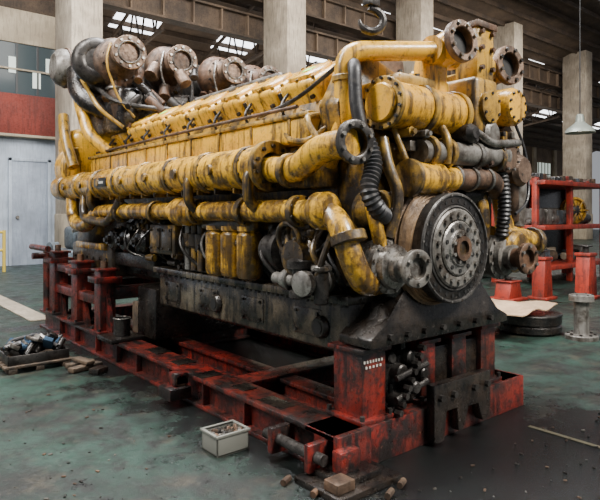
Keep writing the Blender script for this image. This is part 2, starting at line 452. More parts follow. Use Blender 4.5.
box(g,YD,.26,1.85,4.15,5.55,.84,1.22,.03); box(g,'black_iron',.3,1.8,3.1,4.2,1.0,1.16,.02)
box(g,YD,.32,1.8,5.0,5.6,1.1,2.0,.1,4)
box(g,Y1,.12,1.95,5.2,5.85,1.75,2.75,.18,5)
lathe(g,Y1,(.35,5.5,2.2),(0,-1,0),[(.34,0),(.34,.25),(.3,.3),(.2,.32)],32)
for i in range(6): bolt(g,'dark_steel',(.26,4.3+i*.22,1.05),(-1,0,0),.02,.02)
box(g,Y1,.22,.28,4.3,5.3,1.16,1.24,.01)
g.done()
g = Part('block', en)
box(g,'black_iron',.5,1.62,.4,5.2,1.04,1.7,.03)
box(g,YD,.46,1.66,.4,5.2,1.62,2.15,.03)
for i in range(8):
    y=.85+i*.5
    box(g,'dark_steel' if i%2 else YD,.46,.52,y-.17,y+.17,1.12,1.5,.03); ring(g,YD,(.45,y,1.32),(1,0,0),.12,.02,20,8)
    cyl(g,'rust',(.48,y,1.32),(.43,y,1.32),.10)
prism(g,YD,[(.46,2.1),(.3,2.2),(.55,2.72),(.9,2.6),(1.06,2.3),(1.22,2.6),(1.57,2.72),(1.82,2.2),(1.66,2.1)],'Y',.4,4.7,.01)
box(g,YD,.3,.46,.4,5.1,1.78,2.1,.03)
g.done()
def tiltbox(g,mat,c,size,ang,bev=.02,seg=2): obox(g,mat,c,size,(0,ang,0),bev,seg)
for side in (0,1):
    g = Part('valve_covers_%s'%('left','right')[side], en)
    sgn = 1 if side==0 else -1
    X = (lambda x: x) if side==0 else (lambda x: 2.12-x)
    ang = -math.radians(32)*sgn
    M = Euler((0,ang,0)).to_matrix()
    for i in range(8):
        y = .78+i*.485; c0 = Vector((X(.60),y,2.53))
        tiltbox(g,Y1,c0,(.44,.425,.36),ang,.04,3)
        tiltbox(g,YW,(X(.60),y,2.40),(.52,.46,.05),ang,.01)
        tiltbox(g,Y1,c0+M@Vector((-.03*sgn,0,.19)),(.26,.28,.05),ang,.018)
        tiltbox(g,'black_iron',c0+Vector((0,.243,.0)),(.40,.05,.26),ang,.004)
        for a in (-.185,.185):
            for b in (-.18,0,.18): bolt(g,YD,c0+M@Vector((a*sgn,b,.178)),M@Vector((0,0,1)),.016,.022)
        for b in (-.15,.15):
            p = c0+M@Vector((-.22*sgn,b,.06)); bolt(g,'dark_steel',p,M@Vector((-sgn,0,0)),.018,.03)
        cyl(g,YD,c0+M@Vector((-.21*sgn,0,-.05)),c0+M@Vector((-.26*sgn,0,-.05)),.045,None,16,.005)
        pipe(g,'dark_steel',[(X(.30),y+.1,2.33),(X(.27),y+.1,2.42),(X(.36),y+.12,2.52)],.012,.06,8)
    g.done()
g = Part('air_manifold', en)
for side in (0,1):
    X = (lambda x: x) if side==0 else (lambda x: 2.12-x)
    box(g,Y1,min(X(.22),X(.5)),max(X(.22),X(.5)),.5,4.75,2.10,2.30,.035,3)
    box(g,YW,min(X(.2),X(.52)),max(X(.2),X(.52)),.48,4.78,2.285,2.32,.01)
    for i in range(18): bolt(g,'dark_steel',(X(.26),.6+i*.24,2.32),(0,0,1),.013,.018)
    for i in range(9): box(g,YD,min(X(.21),X(.25)),max(X(.21),X(.25)),.7+i*.48,.73+i*.48,2.11,2.29,.004)
pipe(g,'rust',[(1.06,.5,2.75),(1.06,5.0,2.75)],.17,.2,20)
for i in range(8): ring(g,'black_iron',(1.06,.8+i*.5,2.75),(0,1,0),.18,.025,24,8)
pipe(g,'grey_paint',[(.86,1.6,2.78),(.84,1.6,2.86),(.84,3.2,2.86),(.86,3.3,2.78)],.035,.08,10)
g.done()
g = Part('water_manifold', en)
lathe(g,Y1,(.15,5.7,1.95),(0,-1,0),[(.08,0),(.14,.03),(.16,.08),(.16,4.7),(.15,4.8)],28)
for i in range(8):
    y = 5.35-i*.6
    cyl(g,Y1,(.15,y,1.95),(.15,y-.05,1.95),.172,None,28,.006)
    cyl(g,YW,(.15,y-.054,1.95),(.15,y-.10,1.95),.172,None,28,.006)
    boltring(g,'dark_steel',(.15,y-.10,1.95),(0,-1,0),.162,10,.009,.012)
    box(g,YD,.15,.45,y-.33,y-.23,1.86,2.04,.02)
    cyl(g,YD,(.0,y-.3,1.95),(-.03,y-.3,1.95),.045,None,12,.005)
box(g,'label',-.022,-.0,3.62,3.96,1.90,2.0,.002); box(g,'label_white',-.025,-.015,3.68,3.90,1.935,1.96,0)
for i in range(16): box(g,YD,.08,.22,.95+i*.28,.97+i*.28,1.76,1.81,.004)
flange(g,(.15,.82,1.95),(0,-1,0),.19,.10,.05,10,YW)
pipe(g,Y1,[(.15,.9,1.93),(.13,.5,1.90),(.12,.28,2.03),(.15,-.0,2.045)],.095,.18,20)
cyl(g,YW,(.135,.62,1.905),(.132,.56,1.90),.122,None,24,.006)
flange(g,(.15,-.04,2.045),(-.1,-1,0),.14,.088,.035,8,'dark_steel','steel')
for y in (.95,1.85,4.2):
    pipe(g,YD,[(.12,y,1.95),(.02,y,1.9),(.02,y,1.7),(.12,y,1.62)],.042,.08,12)
g.done()
g = Part('lower_pipe', en)
pipe(g,Y1,[(.15,5.2,1.85),(.12,5.1,1.5),(.12,4.6,1.43),(.12,4.25,1.62),(.15,3.9,1.63),(.15,.5,1.62),(.13,.12,1.6),(.13,.0,1.35),(.22,-.02,1.16),(.46,.08,1.14)],.082,.22,18)
pipe(g,YD,[(.1,4.6,1.9),(.05,4.5,1.55),(.05,3.7,1.5),(.1,3.5,1.75)],.05,.12,14)
for y in (3.6,2.75,1.95,1.2,.55): 
    cyl(g,YW,(.15,y,1.62),(.15,y-.06,1.62),.112,None,20,.006); boltring(g,'dark_steel',(.15,y-.06,1.62),(0,-1,0),.098,8,.010,.012)
for y in (2.9,1.35): box(g,YD,.1,.45,y-.03,y+.03,1.55,1.7,.01)
cyl(g,YW,(.125,.02,1.48),(.128,.0,1.42),.115,None,20,.006)
lathe(g,Y1,(.15,2.3,1.62),(0,-1,0),[(.085,0),(.13,.05),(.13,.25),(.085,.3)],24)
lathe(g,Y1,(.13,.34,1.62),(0,-1,0),[(.09,0),(.125,.05),(.125,.14),(.09,.18)],24)
g.done()
g = Part('fuel_filters', en)
box(g,YD,.17,.45,1.1,1.9,1.47,1.56,.02)
for y in (1.73,1.49,1.25):
    lathe(g,Y1,(.24,y,1.07),(0,0,1),[(.05,0),(.09,.02),(.105,.06),(.105,.36),(.085,.385),(.1,.395),(.1,.43)],24)
    bolt(g,'dark_steel',(.24,y,1.56),(0,0,1),.03,.03)
g.done()
g = Part('side_accessories', en)
box(g,YD,.2,.46,2.45,3.0,1.2,1.5,.02); box(g,YD,.19,.2,2.5,2.7,1.24,1.46,.004); box(g,YD,.19,.2,2.75,2.95,1.24,1.46,.004)
for z in (1.26,1.44):
    for y in (2.52,2.68,2.77,2.93): bolt(g,'dark_steel',(.19,y,z),(-1,0,0),.012,.015)
for y in (2.08,2.2,2.32): 
    cyl(g,YW if y<2.3 else 'steel',(.28,y,1.08),(.28,y,1.5),.035,None,12); cyl(g,YD,(.28,y,1.3),(.28,y,1.42),.06,None,12,.005)
box(g,'black_iron',.3,.46,1.98,2.42,1.06,1.5,.02)
for y in (3.3,3.7,4.05): 
    lathe(g,'black_iron',(.34,y,1.3),(-1,0,0),[(.13,0),(.13,.1),(.1,.13),(.05,.14),(.05,.18)],20); bolt(g,'dark_steel',(.16,y,1.3),(-1,0,0),.03,.03)
box(g,YD,.24,.44,.55,1.0,1.36,1.5,.03)
lathe(g,'dark_steel',(.25,1.0,1.33),(0,-1,0),[(.06,0),(.12,.02),(.12,.16),(.15,.17),(.15,.22),(.09,.24),(.09,.42),(.05,.45)],24)
lathe(g,YD,(.26,.55,1.30),(-1,0,0),[(.15,0),(.15,.06),(.12,.08),(.12,.15),(.04,.16)],24)
boltring(g,'steel',(.18,.55,1.30),(-1,0,0),.135,8,.013,.016)
lathe(g,'dark_steel',(.14,.5,1.02),(0,0,1),[(.05,0),(.075,.01),(.075,.05),(.05,.06),(.05,.2),(.09,.21),(.09,.26),(.04,.28)],20)
lathe(g,'steel',(.30,.42,1.14),(-1,-.2,0),[(.09,0),(.09,.04),(.06,.05),(.06,.2),(.085,.21),(.085,.26),(.05,.27)],20)
cyl(g,'steel',(.14,.78,1.14),(.14,.35,1.14),.045,None,16,.01); cyl(g,'steel',(.14,.66,1.14),(.14,.6,1.14),.075,None,16,.01)
cyl(g,'dark_steel',(.14,.36,1.14),(.14,.33,1.14),.085,None,20,.006)
cyl(g,'dark_steel',(.16,.3,1.0),(.16,.3,1.22),.05,None,16,.01); cyl(g,'steel',(.16,.3,1.22),(.16,.3,1.26),.07,None,16,.01)
for (a,b,c,rr) in (((.2,.7,1.5),(.1,.6,1.3),(.16,.5,1.1),.018),((.3,1.0,1.5),(.1,.95,1.3),(.2,.8,1.12),.016),((.25,.4,1.5),(.1,.35,1.35),(.2,.3,1.2),.02),
                   ((.3,2.4,1.55),(.15,2.3,1.3),(.3,2.1,1.1),.015),((.2,.2,1.55),(.1,.28,1.2),(.25,.45,1.05),.022)):
    pipe(g,YW if rr>.017 else 'dark_steel',[a,b,c],rr,.15,10)
ring(g,YD,(.14,.62,1.42),(1,0,.2),.12,.018,24,8)
for i in range(64):
    y=random.uniform(.3,4.0); z=random.uniform(1.08,1.54); x=random.uniform(.3,.42)
    if 1.05<y<1.95: continue
    mt=random.choice(['dark_steel','dark_steel',YD,YW,'rust','steel','grey_paint']); s=random.uniform(.02,.05)
    k=i%3
    if k==0: cyl(g,mt,(x,y,z),(x-.08,y,z),s,None,14,.004); bolt(g,mt,(x-.08,y,z),(-1,0,0),s*.6,.03)
    elif k==1: cyl(g,mt,(x-.04,y-.08,z),(x-.04,y+.08,z),s*.8,None,12,.004)
    else: box(g,mt,x-.07,x,y-s,y+s,z-s,z+s,.006)
for i in range(22):
    y=random.uniform(.3,3.8); x=random.uniform(.16,.3)
    pipe(g,random.choice(['dark_steel','rubber','steel','rust',YW]),[(.4,y,1.56),(x,y+random.uniform(-.1,.1),1.4),(x,y+random.uniform(-.3,.3),1.2),(.42,y+random.uniform(-.3,.3),1.08)],random.uniform(.008,.015),.12,8)
g.done()
g = Part('front_housing', en)
box(g,YD,.42,1.7,.2,.45,1.05,2.2,.05,3)
prism(g,YD,[(.3,2.1),(.26,2.35),(.5,2.75),(.95,2.6),(1.06,2.4),(1.17,2.6),(1.62,2.75),(1.86,2.35),(1.82,2.1)],'Y',.25,.45,.02)
prism(g,'black_iron',[(.28,.74),(1.86,.74),(1.86,.80),(1.72,.86),(1.45,1.12),(.62,1.12),(.42,.9),(.28,.80)],'Y',-.04,.26,.012)
box(g,'black_iron',.55,1.5,-.02,.2,1.0,1.3,.03)
for x in (.45,.62,.8,1.0,1.2,1.4,1.6): bolt(g,'dark_steel',(x,-.04,.80),(0,-1,0),.022,.03)
for (x,z) in ((.5,2.1),(.5,1.8),(.5,1.5),(1.62,1.6),(1.62,1.9),(.8,2.15),(1.3,2.15)): bolt(g,'dark_steel',(x,.2,z),(0,-1,0),.022,.025)
lathe(g,'black_iron',(1.6,.2,1.75),(0,-1,0),[(.14,0),(.14,.12),(.09,.16),(.05,.2)],24)
lathe(g,YD,(.7,.22,1.98),(0,-1,0),[(.12,0),(.12,.1),(.06,.12)],24)
g.done()
g = Part('crankshaft_damper', en); A=(0,-1,0)
# ribbed belt pulley behind the damper: stacked grooved rings
prof=[(.2,0),(.40,.0)]
for k in range(9): prof += [(.455-.004*k,.012+k*.022),(.415-.004*k,.024+k*.022)]
prof += [(.41,.21)]
for k in range(5): prof += [(.40-.022*k,.225),(.39-.022*k,.212)]
prof += [(.28,.22)]
lathe(g,'rim_brown',(.90,.13,1.39),A,prof,56)
lathe(g,'damper_metal',(1.0,-.08,1.364),A,[(.3,-.01),(.38,0),(.385,.01),(.385,.08),(.375,.09),(.365,.09),(.36,.075),(.30,.07),(.295,.085),(.285,.09),(.28,.07),(.22,.06),(.21,.06)],56)
lathe(g,'black_iron',(1.0,-.15,1.364),A,[(.305,0),(.355,0),(.355,.008),(.305,.008)],56,True)
lathe(g,'grey_paint',(1.0,-.15,1.364),A,[(.1,-.02),(.275,.0),(.275,.02),(.262,.03),(.2,.03),(.19,.015),(.16,.01),(.15,.03),(.1,.03)],48)
lathe(g,'steel',(1.0,-.175,1.364),A,[(.05,0),(.19,0),(.19,.01),(.18,.018),(.13,.018),(.12,.03),(.07,.03)],40)
lathe(g,'rust',(1.0,-.20,1.364),A,[(.055,0),(.085,0),(.085,.03),(.055,.03)],28,True)
cyl(g,YD,(1.0,-.20,1.364),(1.0,-.21,1.364),.055)
boltring(g,'steel',(1.0,-.175,1.364),A,.232,18,.018,.022); boltring(g,'hole',(1.0,-.193,1.364),A,.155,10,.016,.006)
boltring(g,'steel',(1.0,-.205,1.364),A,.1,8,.014,.02)
boltring(g,'hole',(1.0,-.156,1.364),A,.33,28,.014,.006); boltring(g,'steel',(1.0,-.16,1.364),A,.370,20,.009,.012)
g.done()
g = Part('water_pumps', en)
for (x,m1) in ((.46,'steel'),(1.78,'rust')):
    lathe(g,'steel' if x<1 else 'grey_paint',(x,.2,1.26),A,[(.1,0),(.16,.02),(.17,.11),(.17,.19),(.18,.2),(.18,.24),(.15,.25),(.14,.29),(.1,.30),(.1,.35)],36)
    boltring(g,'steel',(x,-.04,1.26),A,.165,12,.013,.018)
    cyl(g,m1,(x,-.1,1.26),(x,-.24,1.26),.075,None,24)
    flange(g,(x,-.27,1.26),(-.1,-1,0),.12,.07,.035,6,'grey_paint' if x<1 else m1,'steel')
    box(g,YD,x-.1,x+.1,.18,.4,1.1,1.5,.03)
pipe(g,Y1,[(1.78,.05,1.42),(2.0,-.02,1.42),(2.2,-.02,1.38),(2.32,.0,1.36)],.085,.12,18)
cyl(g,YW,(2.28,0,1.37),(2.35,0,1.36),.12,None,20,.006)
pipe(g,Y1,[(1.9,.1,1.95),(1.95,.05,1.6),(1.9,.0,1.35)],.075,.15,16)
lathe(g,Y1,(1.9,-.0,1.3),A,[(.12,0),(.17,.03),(.17,.1),(.14,.14)],28)
lathe(g,YW,(.5,.22,1.62),A,[(.14,0),(.14,.16),(.11,.18),(.05,.19)],24)
boltring(g,'dark_steel',(.5,.06,1.62),A,.125,8,.012,.015)
pipe(g,YW,[(.48,.05,2.1),(.46,-.02,1.9),(.52,-.07,1.72),(.46,-.02,1.45)],.04,.12,14)
pipe(g,YW,[(.58,.05,2.2),(.62,-.04,1.95),(.7,-.05,1.8)],.022,.12,12)
pipe(g,Y1,[(.4,.1,1.75),(.34,-.0,1.6),(.38,-.02,1.42),(.44,.02,1.35)],.045,.12,14)
g.done()
g = Part('aftercooler_housing', en)
lathe(g,Y1,(.46,.02,2.33),(1,0,0),[(.13,0),(.15,.02),(.155,.1),(.155,.74),(.15,.8)],36)
cyl(g,YW,(.44,.02,2.33),(.48,.02,2.33),.178,None,36,.006); cyl(g,Y1,(.41,.02,2.33),(.45,.02,2.33),.13,None,36,.01)
boltring(g,'dark_steel',(.44,.02,2.33),(-1,0,0),.163,14,.012,.015)
for x in (.8,1.18): cyl(g,YW,(x,.02,2.33),(x+.05,.02,2.33),.172,None,36,.006)
box(g,Y1,.46,1.75,.04,.45,2.2,2.50,.05,3)
box(g,YW,.6,1.15,.0,.3,2.48,2.56,.02)
for x in (.66,.84,1.02): bolt(g,'dark_steel',(x,.05,2.56),(0,0,1),.02,.025)
box(g,YD,1.30,1.60,-.12,.25,2.18,2.62,.04,3)
lathe(g,Y1,(1.84,.1,2.45),A,[(.13,0),(.15,.03),(.15,.2),(.13,.24),(.06,.25)],32)
boltring(g,'dark_steel',(1.84,-.14,2.45),A,.115,10,.012,.015)
box(g,YD,1.62,1.98,.05,.35,2.25,2.62,.04)
lathe(g,YD,(1.46,-.1,2.4),A,[(.12,0),(.12,.05),(.07,.06)],24); boltring(g,'dark_steel',(1.46,-.15,2.4),A,.1,6,.012,.015)
pipe(g,Y1,[(.35,.45,1.95),(.35,.28,2.2),(.33,.26,2.70),(1.0,-.02,2.76)],.068,.14,20)
cyl(g,YW,(.348,.27,2.5),(.345,.27,2.54),.09,None,20,.004)
pipe(g,Y1,[(1.05,.1,2.45),(1.05,.1,2.74),(1.08,-.1,2.81)],.12,.14,22)
pipe(g,Y1,[(.92,.0,2.76),(1.2,.02,2.76)],.1,.1,20)
flange(g,(1.08,-.17,2.82),(-.1,-1,.1),.15,.098,.05,8,'turbo_metal','steel',.07)
box(g,YD,1.38,1.60,-.08,.12,2.55,3.04,.015); box(g,'rust',1.36,1.62,-.1,.14,3.0,3.05,.008)
for z in (2.7,2.85,2.97): bolt(g,'rust',(1.42,-.08,z),(0,-1,0),.02,.03); bolt(g,'rust',(1.56,-.08,z),(0,-1,0),.02,.03)
flange(g,(1.95,-.02,2.82),(-.15,-1,.05),.16,.10,.05,8,'turbo_metal','dark_steel',.07)
pipe(g,YD,[(1.95,.05,2.82),(1.92,.3,2.76),(1.8,.35,2.5)],.12,.15,20)
pipe(g,YD,[(1.6,.1,2.76),(1.92,.12,2.80)],.09,.1,16)
g.done()
g = Part('front_pipes', en)
pipe(g,'grey_paint',[(.72,-.06,2.02),(1.72,-.08,2.05)],.085,.1,20)
for x in (.78,.98,1.32,1.6): cyl(g,YW if x!=1.32 else 'steel',(x,-.065,2.03),(x+.045,-.065,2.03),.108,None,24,.005)
lathe(g,Y1,(.62,-.06,1.84),(1,0,.02),[(.08,0),(.11,.02),(.11,.3),(.085,.34),(.085,.48)],28)
cyl(g,YW,(.60,-.06,1.84),(.64,-.06,1.84),.13,None,24,.006)
pipe(g,'rust',[(1.05,-.05,1.85),(1.6,-.05,1.87),(1.75,-.02,1.78)],.08,.1,18)
for x in (1.1,1.3,1.5): cyl(g,'steel',(x,-.05,1.86),(x+.03,-.05,1.86),.095,None,24,.004)
lathe(g,'rust',(1.72,.05,2.05),A,[(.1,0),(.13,.03),(.13,.18),(.1,.2)],28); boltring(g,'steel',(1.72,-.15,2.05),A,.11,8,.012,.015)
lathe(g,'grey_paint',(1.5,.05,2.2),A,[(.08,0),(.1,.03),(.1,.18),(.07,.2)],24)
lathe(g,'turbo_metal',(1.95,.1,1.95),A,[(.1,0),(.13,.03),(.13,.2),(.1,.24)],28); lathe(g,'dark_steel',(1.2,.05,2.18),A,[(.06,0),(.07,.03),(.07,.2),(.04,.24)],20)
pipe(g,'rust',[(1.85,.0,2.3),(1.95,-.05,2.1),(1.9,-.05,1.9),(2.0,.0,1.55)],.055,.15,16)
pipe(g,'grey_paint',[(2.02,.05,2.2),(2.1,.0,1.9),(2.05,.0,1.5)],.07,.15,16)
pipe(g,'steel',[(1.3,-.12,2.2),(1.45,-.16,2.12),(1.85,-.14,2.16)],.03,.1,12)
pipe(g,YW,[(.95,-.08,2.2),(.93,-.15,2.1),(.95,-.12,1.95)],.03,.08,12)
pipe(g,YD,[(1.62,.1,1.9),(1.6,.02,1.6),(1.64,.05,1.4)],.06,.12,14)
for i in range(46):
    x=random.uniform(.62,1.95); z=random.choice([random.uniform(1.82,2.2),random.uniform(2.1,2.25)]); y=random.uniform(-.12,.1)
    mt=random.choice(['dark_steel',YD,YW,'rust','steel','grey_paint']); s=random.uniform(.018,.04)
    if i%2: cyl(g,mt,(x,y+.1,z),(x,y-.03,z),s,None,12,.003); bolt(g,mt,(x,y-.03,z),(0,-1,0),s*.6,.025)
    else: box(g,mt,x-s,x+s,y,y+.1,z-s,z+s,.005)
hose(g,'rubber',[(.34,.08,2.12),(.36,.0,1.93),(.25,-.03,1.74),(.32,-.06,1.62),(.44,.0,1.58)],.057,.16,.030)
hose(g,'rubber',[(1.72,-.06,1.98),(1.73,-.1,1.7),(1.74,-.06,1.42)],.05,.2,.032)
pipe(g,'rubber',[(.40,.25,2.62),(.31,.14,2.58),(.30,.12,2.3),(.34,.08,2.1)],.045,.1,14)
cyl(g,'steel',(.335,.085,2.14),(.342,.075,2.10),.065,None,20,.004)
for (pts,rr,mt) in (
  ([(.3,.4,2.2),(.18,.45,2.1),(.2,.7,2.12),(.3,.9,2.3)],.02,YW),
  ([(.2,.6,2.36),(.2,2.5,2.36),(.25,4.6,2.36)],.014,'rust'),
  ([(.3,.3,2.6),(.26,.7,2.42),(.24,1.1,2.36)],.016,'dark_steel'),
  ([(.3,.5,2.3),(.1,.4,2.25),(.12,.3,2.1)],.022,YW),
  ([(1.9,-.05,2.4),(2.05,-.1,2.1),(2.0,-.15,1.7),(1.7,-.2,1.6)],.012,'rubber')):
    pipe(g,mt,pts,rr,.2,10)
g.done()
g = Part('turbochargers', en); TM='turbo_metal'
tx = ((.25,3.6,3.40,.19),(.905,3.6,3.42,.185),(1.64,3.6,3.42,.17),(2.2,3.6,3.40,.17))
for k,(x,y,z,r0) in enumerate(tx):
    ax = Vector((-.18,-1,.0))
    flange(g,(x,y,z),ax,r0,r0*.64,.05,10,TM,'steel',.1)
    ring(g,'steel',Vector((x,y,z)),ax,r0*.64,.012,32,8)
    lathe(g,TM if k%2==0 else 'rust',(x,y+.03,z),(0.1,1,0),[(r0*.70,0),(r0*.68,.15),(r0*.9,.26),(r0*1.25,.34)],28)
    ring(g,'rust',(x+.05,y+.5,z-.02),(0,1,0),.17,.13,32,12)
    lathe(g,'dark_steel',(x+.05,y+.4,z-.02),(0,1,0),[(.2,0),(.22,.1),(.2,.3),(.13,.35),(.13,.5),(.28,.55),(.3,.65),(.22,.75)],32)
    boltring(g,'dark_steel',(x+.05,y+.36,z-.02),(0,-1,0),.22,12,.014,.02)
    pipe(g,TM if k%2 else 'rust',[(x+.05,y+.5,z-.1),(x+.05,y+.45,z-.45),(x*.8+.2,y+.4,z-.8)],.11,.2,18)
    ring(g,'steel',(x+.05,y+.48,z-.33),(0,0,1),.115,.02,24,8)
    ring(g,'steel',(x+.08,y+.46,z-.5),(0,0,1),.115,.015,24,8)
    pipe(g,'dark_steel',[(x+.2,y+.4,z+.1),(x+.3,y+.3,z-.2),(x+.2,y+.2,z-.6)],.025,.15,10)
    pipe(g,YW if k==0 else 'steel',[(x-.1,y+.3,z+.15),(x-.2,y+.2,z-.1),(x-.05,y+.2,z-.5),(x+.1,y+.1,z-.7)],.014,.15,8)
ring(g,'dark_steel',(.08,4.15,3.38),(.4,1,0),.17,.11,32,12)
lathe(g,'dark_steel',(.06,4.05,3.38),(.4,1,0),[(.12,0),(.19,.02),(.22,.2),(.2,.35)],28)
lathe(g,'grey_paint',(-.1,5.2,3.5),(1,0,0),[(.16,0),(.22,.05),(.24,.1),(.24,.6),(.2,.66)],28)
for x in (.05,.25,.42): cyl(g,'rust',(x,5.2,3.5),(x+.03,5.2,3.5),.26,None,28)
pipe(g,'black_iron',[(.1,4.9,3.4),(.05,4.7,3.1),(.2,4.5,2.9),(.5,4.3,2.8)],.12,.2,18)
pipe(g,'rust',[(.3,5.1,3.3),(.3,5.0,3.0),(.5,4.9,2.6)],.16,.2,18)
box(g,'black_iron',.25,1.9,3.9,5.0,2.55,3.1,.08,3)
pipe(g,'dark_steel',[(.1,4.2,3.1),(.15,3.9,2.9),(.4,3.6,2.8),(.8,3.5,2.8)],.03,.15,10)
pipe(g,YW,[(.0,4.4,3.2),(.05,4.0,2.8),(.3,3.9,2.6)],.025,.15,10)
pipe(g,'yellow',[(.16,5.0,3.12),(.1,4.75,2.95),(.12,4.5,2.55),(.3,4.3,2.35)],.075,.25,18)
pipe(g,'yellow_dirty',[(.1,5.4,2.9),(.05,5.2,2.6),(.1,5.0,2.2)],.07,.25,18)
for i in range(34):
    x=random.uniform(.2,1.9); y=random.uniform(3.5,4.2); z=random.uniform(2.75,3.25); s=random.uniform(.03,.08)
    mt=random.choice(['black_iron','dark_steel','rust',TM]); cyl(g,mt,(x,y,z),(x+random.uniform(-.2,.2),y+.1,z+.15),s,None,12,.005)
g.done()
g = Part('stickers', en)
M = Euler((0,-math.radians(32),0)).to_matrix()
for y in (.78,3.2): 
    obox(g,'sticker',Vector((.60,y,2.53))+M@Vector((-.03,0,.217)),(.08,.09,.003),(0,-math.radians(32),0),0)
g.done()

# ================================================================= HOIST
e = empty('chain_hoist_hook'); g = Part('hook', e)
hx,hy=.49,.16
for i in range(100):
    z=3.11+i*.085
    pts=[]
    for j in range(17):
        t=2*math.pi*j/16; p=(math.cos(t)*.03, math.sin(t)*.058)
        pts.append(Vector((hx+(p[0] if i%2==0 else 0),hy+(p[0] if i%2 else 0),z+p[1])))
    sweep(g,'dark_steel',pts,.012,6)
box(g,'dark_steel',hx-.05,hx+.05,hy-.04,hy+.04,3.01,3.07,.012)
P=[Vector((hx+math.sin(t)*.075, hy-math.sin(t)*.04, 2.915+math.cos(t)*.075)) for t in [(-.1+i*.3) for i in range(17)]]
sweep(g,'dark_steel',[Vector((hx,hy,3.02))]+P,[.024]*3+[.028]*12+[.018,.014,.008],10)
g.done()

# ================================================================= FLOOR OBJECTS
e = empty('parts_crate'); g = Part('crate', e); cx,cy=-.66,4.0
for i in range(5): box(g,'wood',cx-.34,cx+.34,cy-.3+i*.13,cy-.2+i*.13,.05,.075,.004)
for i in range(3): box(g,'wood',cx-.3+i*.26,cx-.22+i*.26,cy-.3,cy+.33,0,.05,.004)
for (a,b,c,d) in ((cx-.3,cx+.3,cy-.26,cy-.24),(cx-.3,cx+.3,cy+.26,cy+.28),(cx-.3,cx-.28,cy-.26,cy+.28),(cx+.28,cx+.3,cy-.26,cy+.28)): box(g,'dark_steel',a,b,c,d,.075,.17,.004)
for i in range(34):
    a=random.uniform(-.24,.24); b=random.uniform(-.2,.22); mt=random.choice(['steel','dark_steel','grey_paint','blue_cloth','black_iron'])
    if i%2: obox(g,mt,(cx+a,cy+b,.19+random.random()*.08),(.16,.1,.05),(random.random(),random.random(),random.random()*3),.012)
    else: cyl(g,mt,(cx+a,cy+b,.15),(cx+a+.08,cy+b+.05,.25),.035,None,14,.005)
obox(g,'blue_cloth',(cx-.1,cy-.05,.22),(.24,.2,.05),(.1,.2,.4),.02)
obox(g,'steel',(cx+.05,cy-.1,.27),(.3,.16,.04),(.15,.3,.7),.012)
pipe(g,'rubber',[(cx+.2,cy-.2,.2),(cx+.1,cy+.1,.3),(cx-.2,cy+.1,.26),(cx-.3,cy-.2,.2)],.02,.1,8)
g.done()
e = empty('wood_scraps'); g = Part('planks', e)
obox(g,'wood',(-.30,3.42,.03),(.36,.1,.05),(0,0,.3)); obox(g,'wood',(-.30,3.58,.03),(.3,.09,.05),(0,0,.1))
obox(g,'wood',(-.30,3.5,.08),(.1,.3,.04),(0,0,.2)); obox(g,'black_iron',(-.24,3.22,.03),(.16,.12,.06),(0,0,.5)); g.done()
e = empty('paint_can'); g = Part('can', e)
lathe(g,'black_iron',(.12,3.5,.292),(0,0,1),[(.085,0),(.09,.005),(.088,.02),(.088,.17),(.092,.175),(.092,.185),(.08,.185),(.08,.16)],28)
ring(g,'steel',(.12,3.5,.475),(0,0,1),.089,.006,28,6); g.done()
e = empty('parts_bin'); g = Part('bin', e); bx,by=-.27,.80
def bin_(g,x,y,w,l,h,mat):
    t=.012
    for (a,b,c,d) in ((x-w,x+w,y-l,y-l+t),(x-w,x+w,y+l-t,y+l),(x-w,x-w+t,y-l,y+l),(x+w-t,x+w,y-l,y+l)): box(g,mat,a,b,c,d,0,h,.004)
    box(g,mat,x-w,x+w,y-l,y+l,0,.015,.003)
    for (a,b,c,d) in ((x-w-.01,x+w+.01,y-l-.01,y-l+t),(x-w-.01,x+w+.01,y+l-t,y+l+.01),(x-w-.01,x-w+t,y-l,y+l),(x+w-t,x+w+.01,y-l,y+l)): box(g,mat,a,b,c,d,h-.015,h+.002,.003)
bin_(g,bx,by,.125,.10,.14,'bin_plastic')
for i in range(50):
    a=random.uniform(-.1,.1); b=random.uniform(-.075,.075); z=.08+random.random()*.045
    ax=Vector((random.random()-.5,random.random()-.5,random.random()*.3))
    cyl(g,random.choice(['rust','steel','dark_steel']),Vector((bx+a,by+b,z))-ax.normalized()*.02,Vector((bx+a,by+b,z))+ax.normalized()*.02,.014,None,6)
g.done()
e = empty('floor_debris'); g = Part('chips', e)
for i in range(260):
    x=random.uniform(-.9,2.8); y=random.uniform(-1.7,-.36)
    if i%3==0: x=random.uniform(-1.6,-.45); y=random.uniform(0,3.1)
    s=random.uniform(.003,.014); obox(g,random.choice(['rust','black_iron','grey_paint','dark_steel']),(x,y,s*.35),(s*2,s,s*.7),(0,0,random.random()*3),s*.1)
g.done()
e = empty('steel_drum'); g = Part('drum', e)
lathe(g,'black_iron',(5.07,1.55,0),(0,0,1),[(.38,0),(.42,.03),(.42,.1),(.40,.12),(.42,.14),(.42,.24),(.4,.26),(.3,.26)],36)
ring(g,'dark_steel',(5.07,1.55,.25),(0,0,1),.41,.02,36,8); g.done()
g = Part('cardboard_sheet')
nx,ny=20,14
vs=[];fs=[]
for i in range(nx+1):
    for j in range(ny+1):
        u=i/nx-.5;v=j/ny-.5
        z=.35+.03*math.sin(u*6)*math.cos(v*4)+.02*u*math.sin(9*v)+.02*math.sin(11*u+6*v)
        vs.append((4.70+u*1.3+v*.35, 1.72-v*.9+u*.2, z))
k=len(vs)
vs+= [(a,b,c-.012) for a,b,c in vs]
for i in range(nx):
    for j in range(ny):
        a=i*(ny+1)+j; q=(a,a+1,a+ny+2,a+ny+1); fs.append(q); fs.append(tuple(t+k for t in q[::-1]))
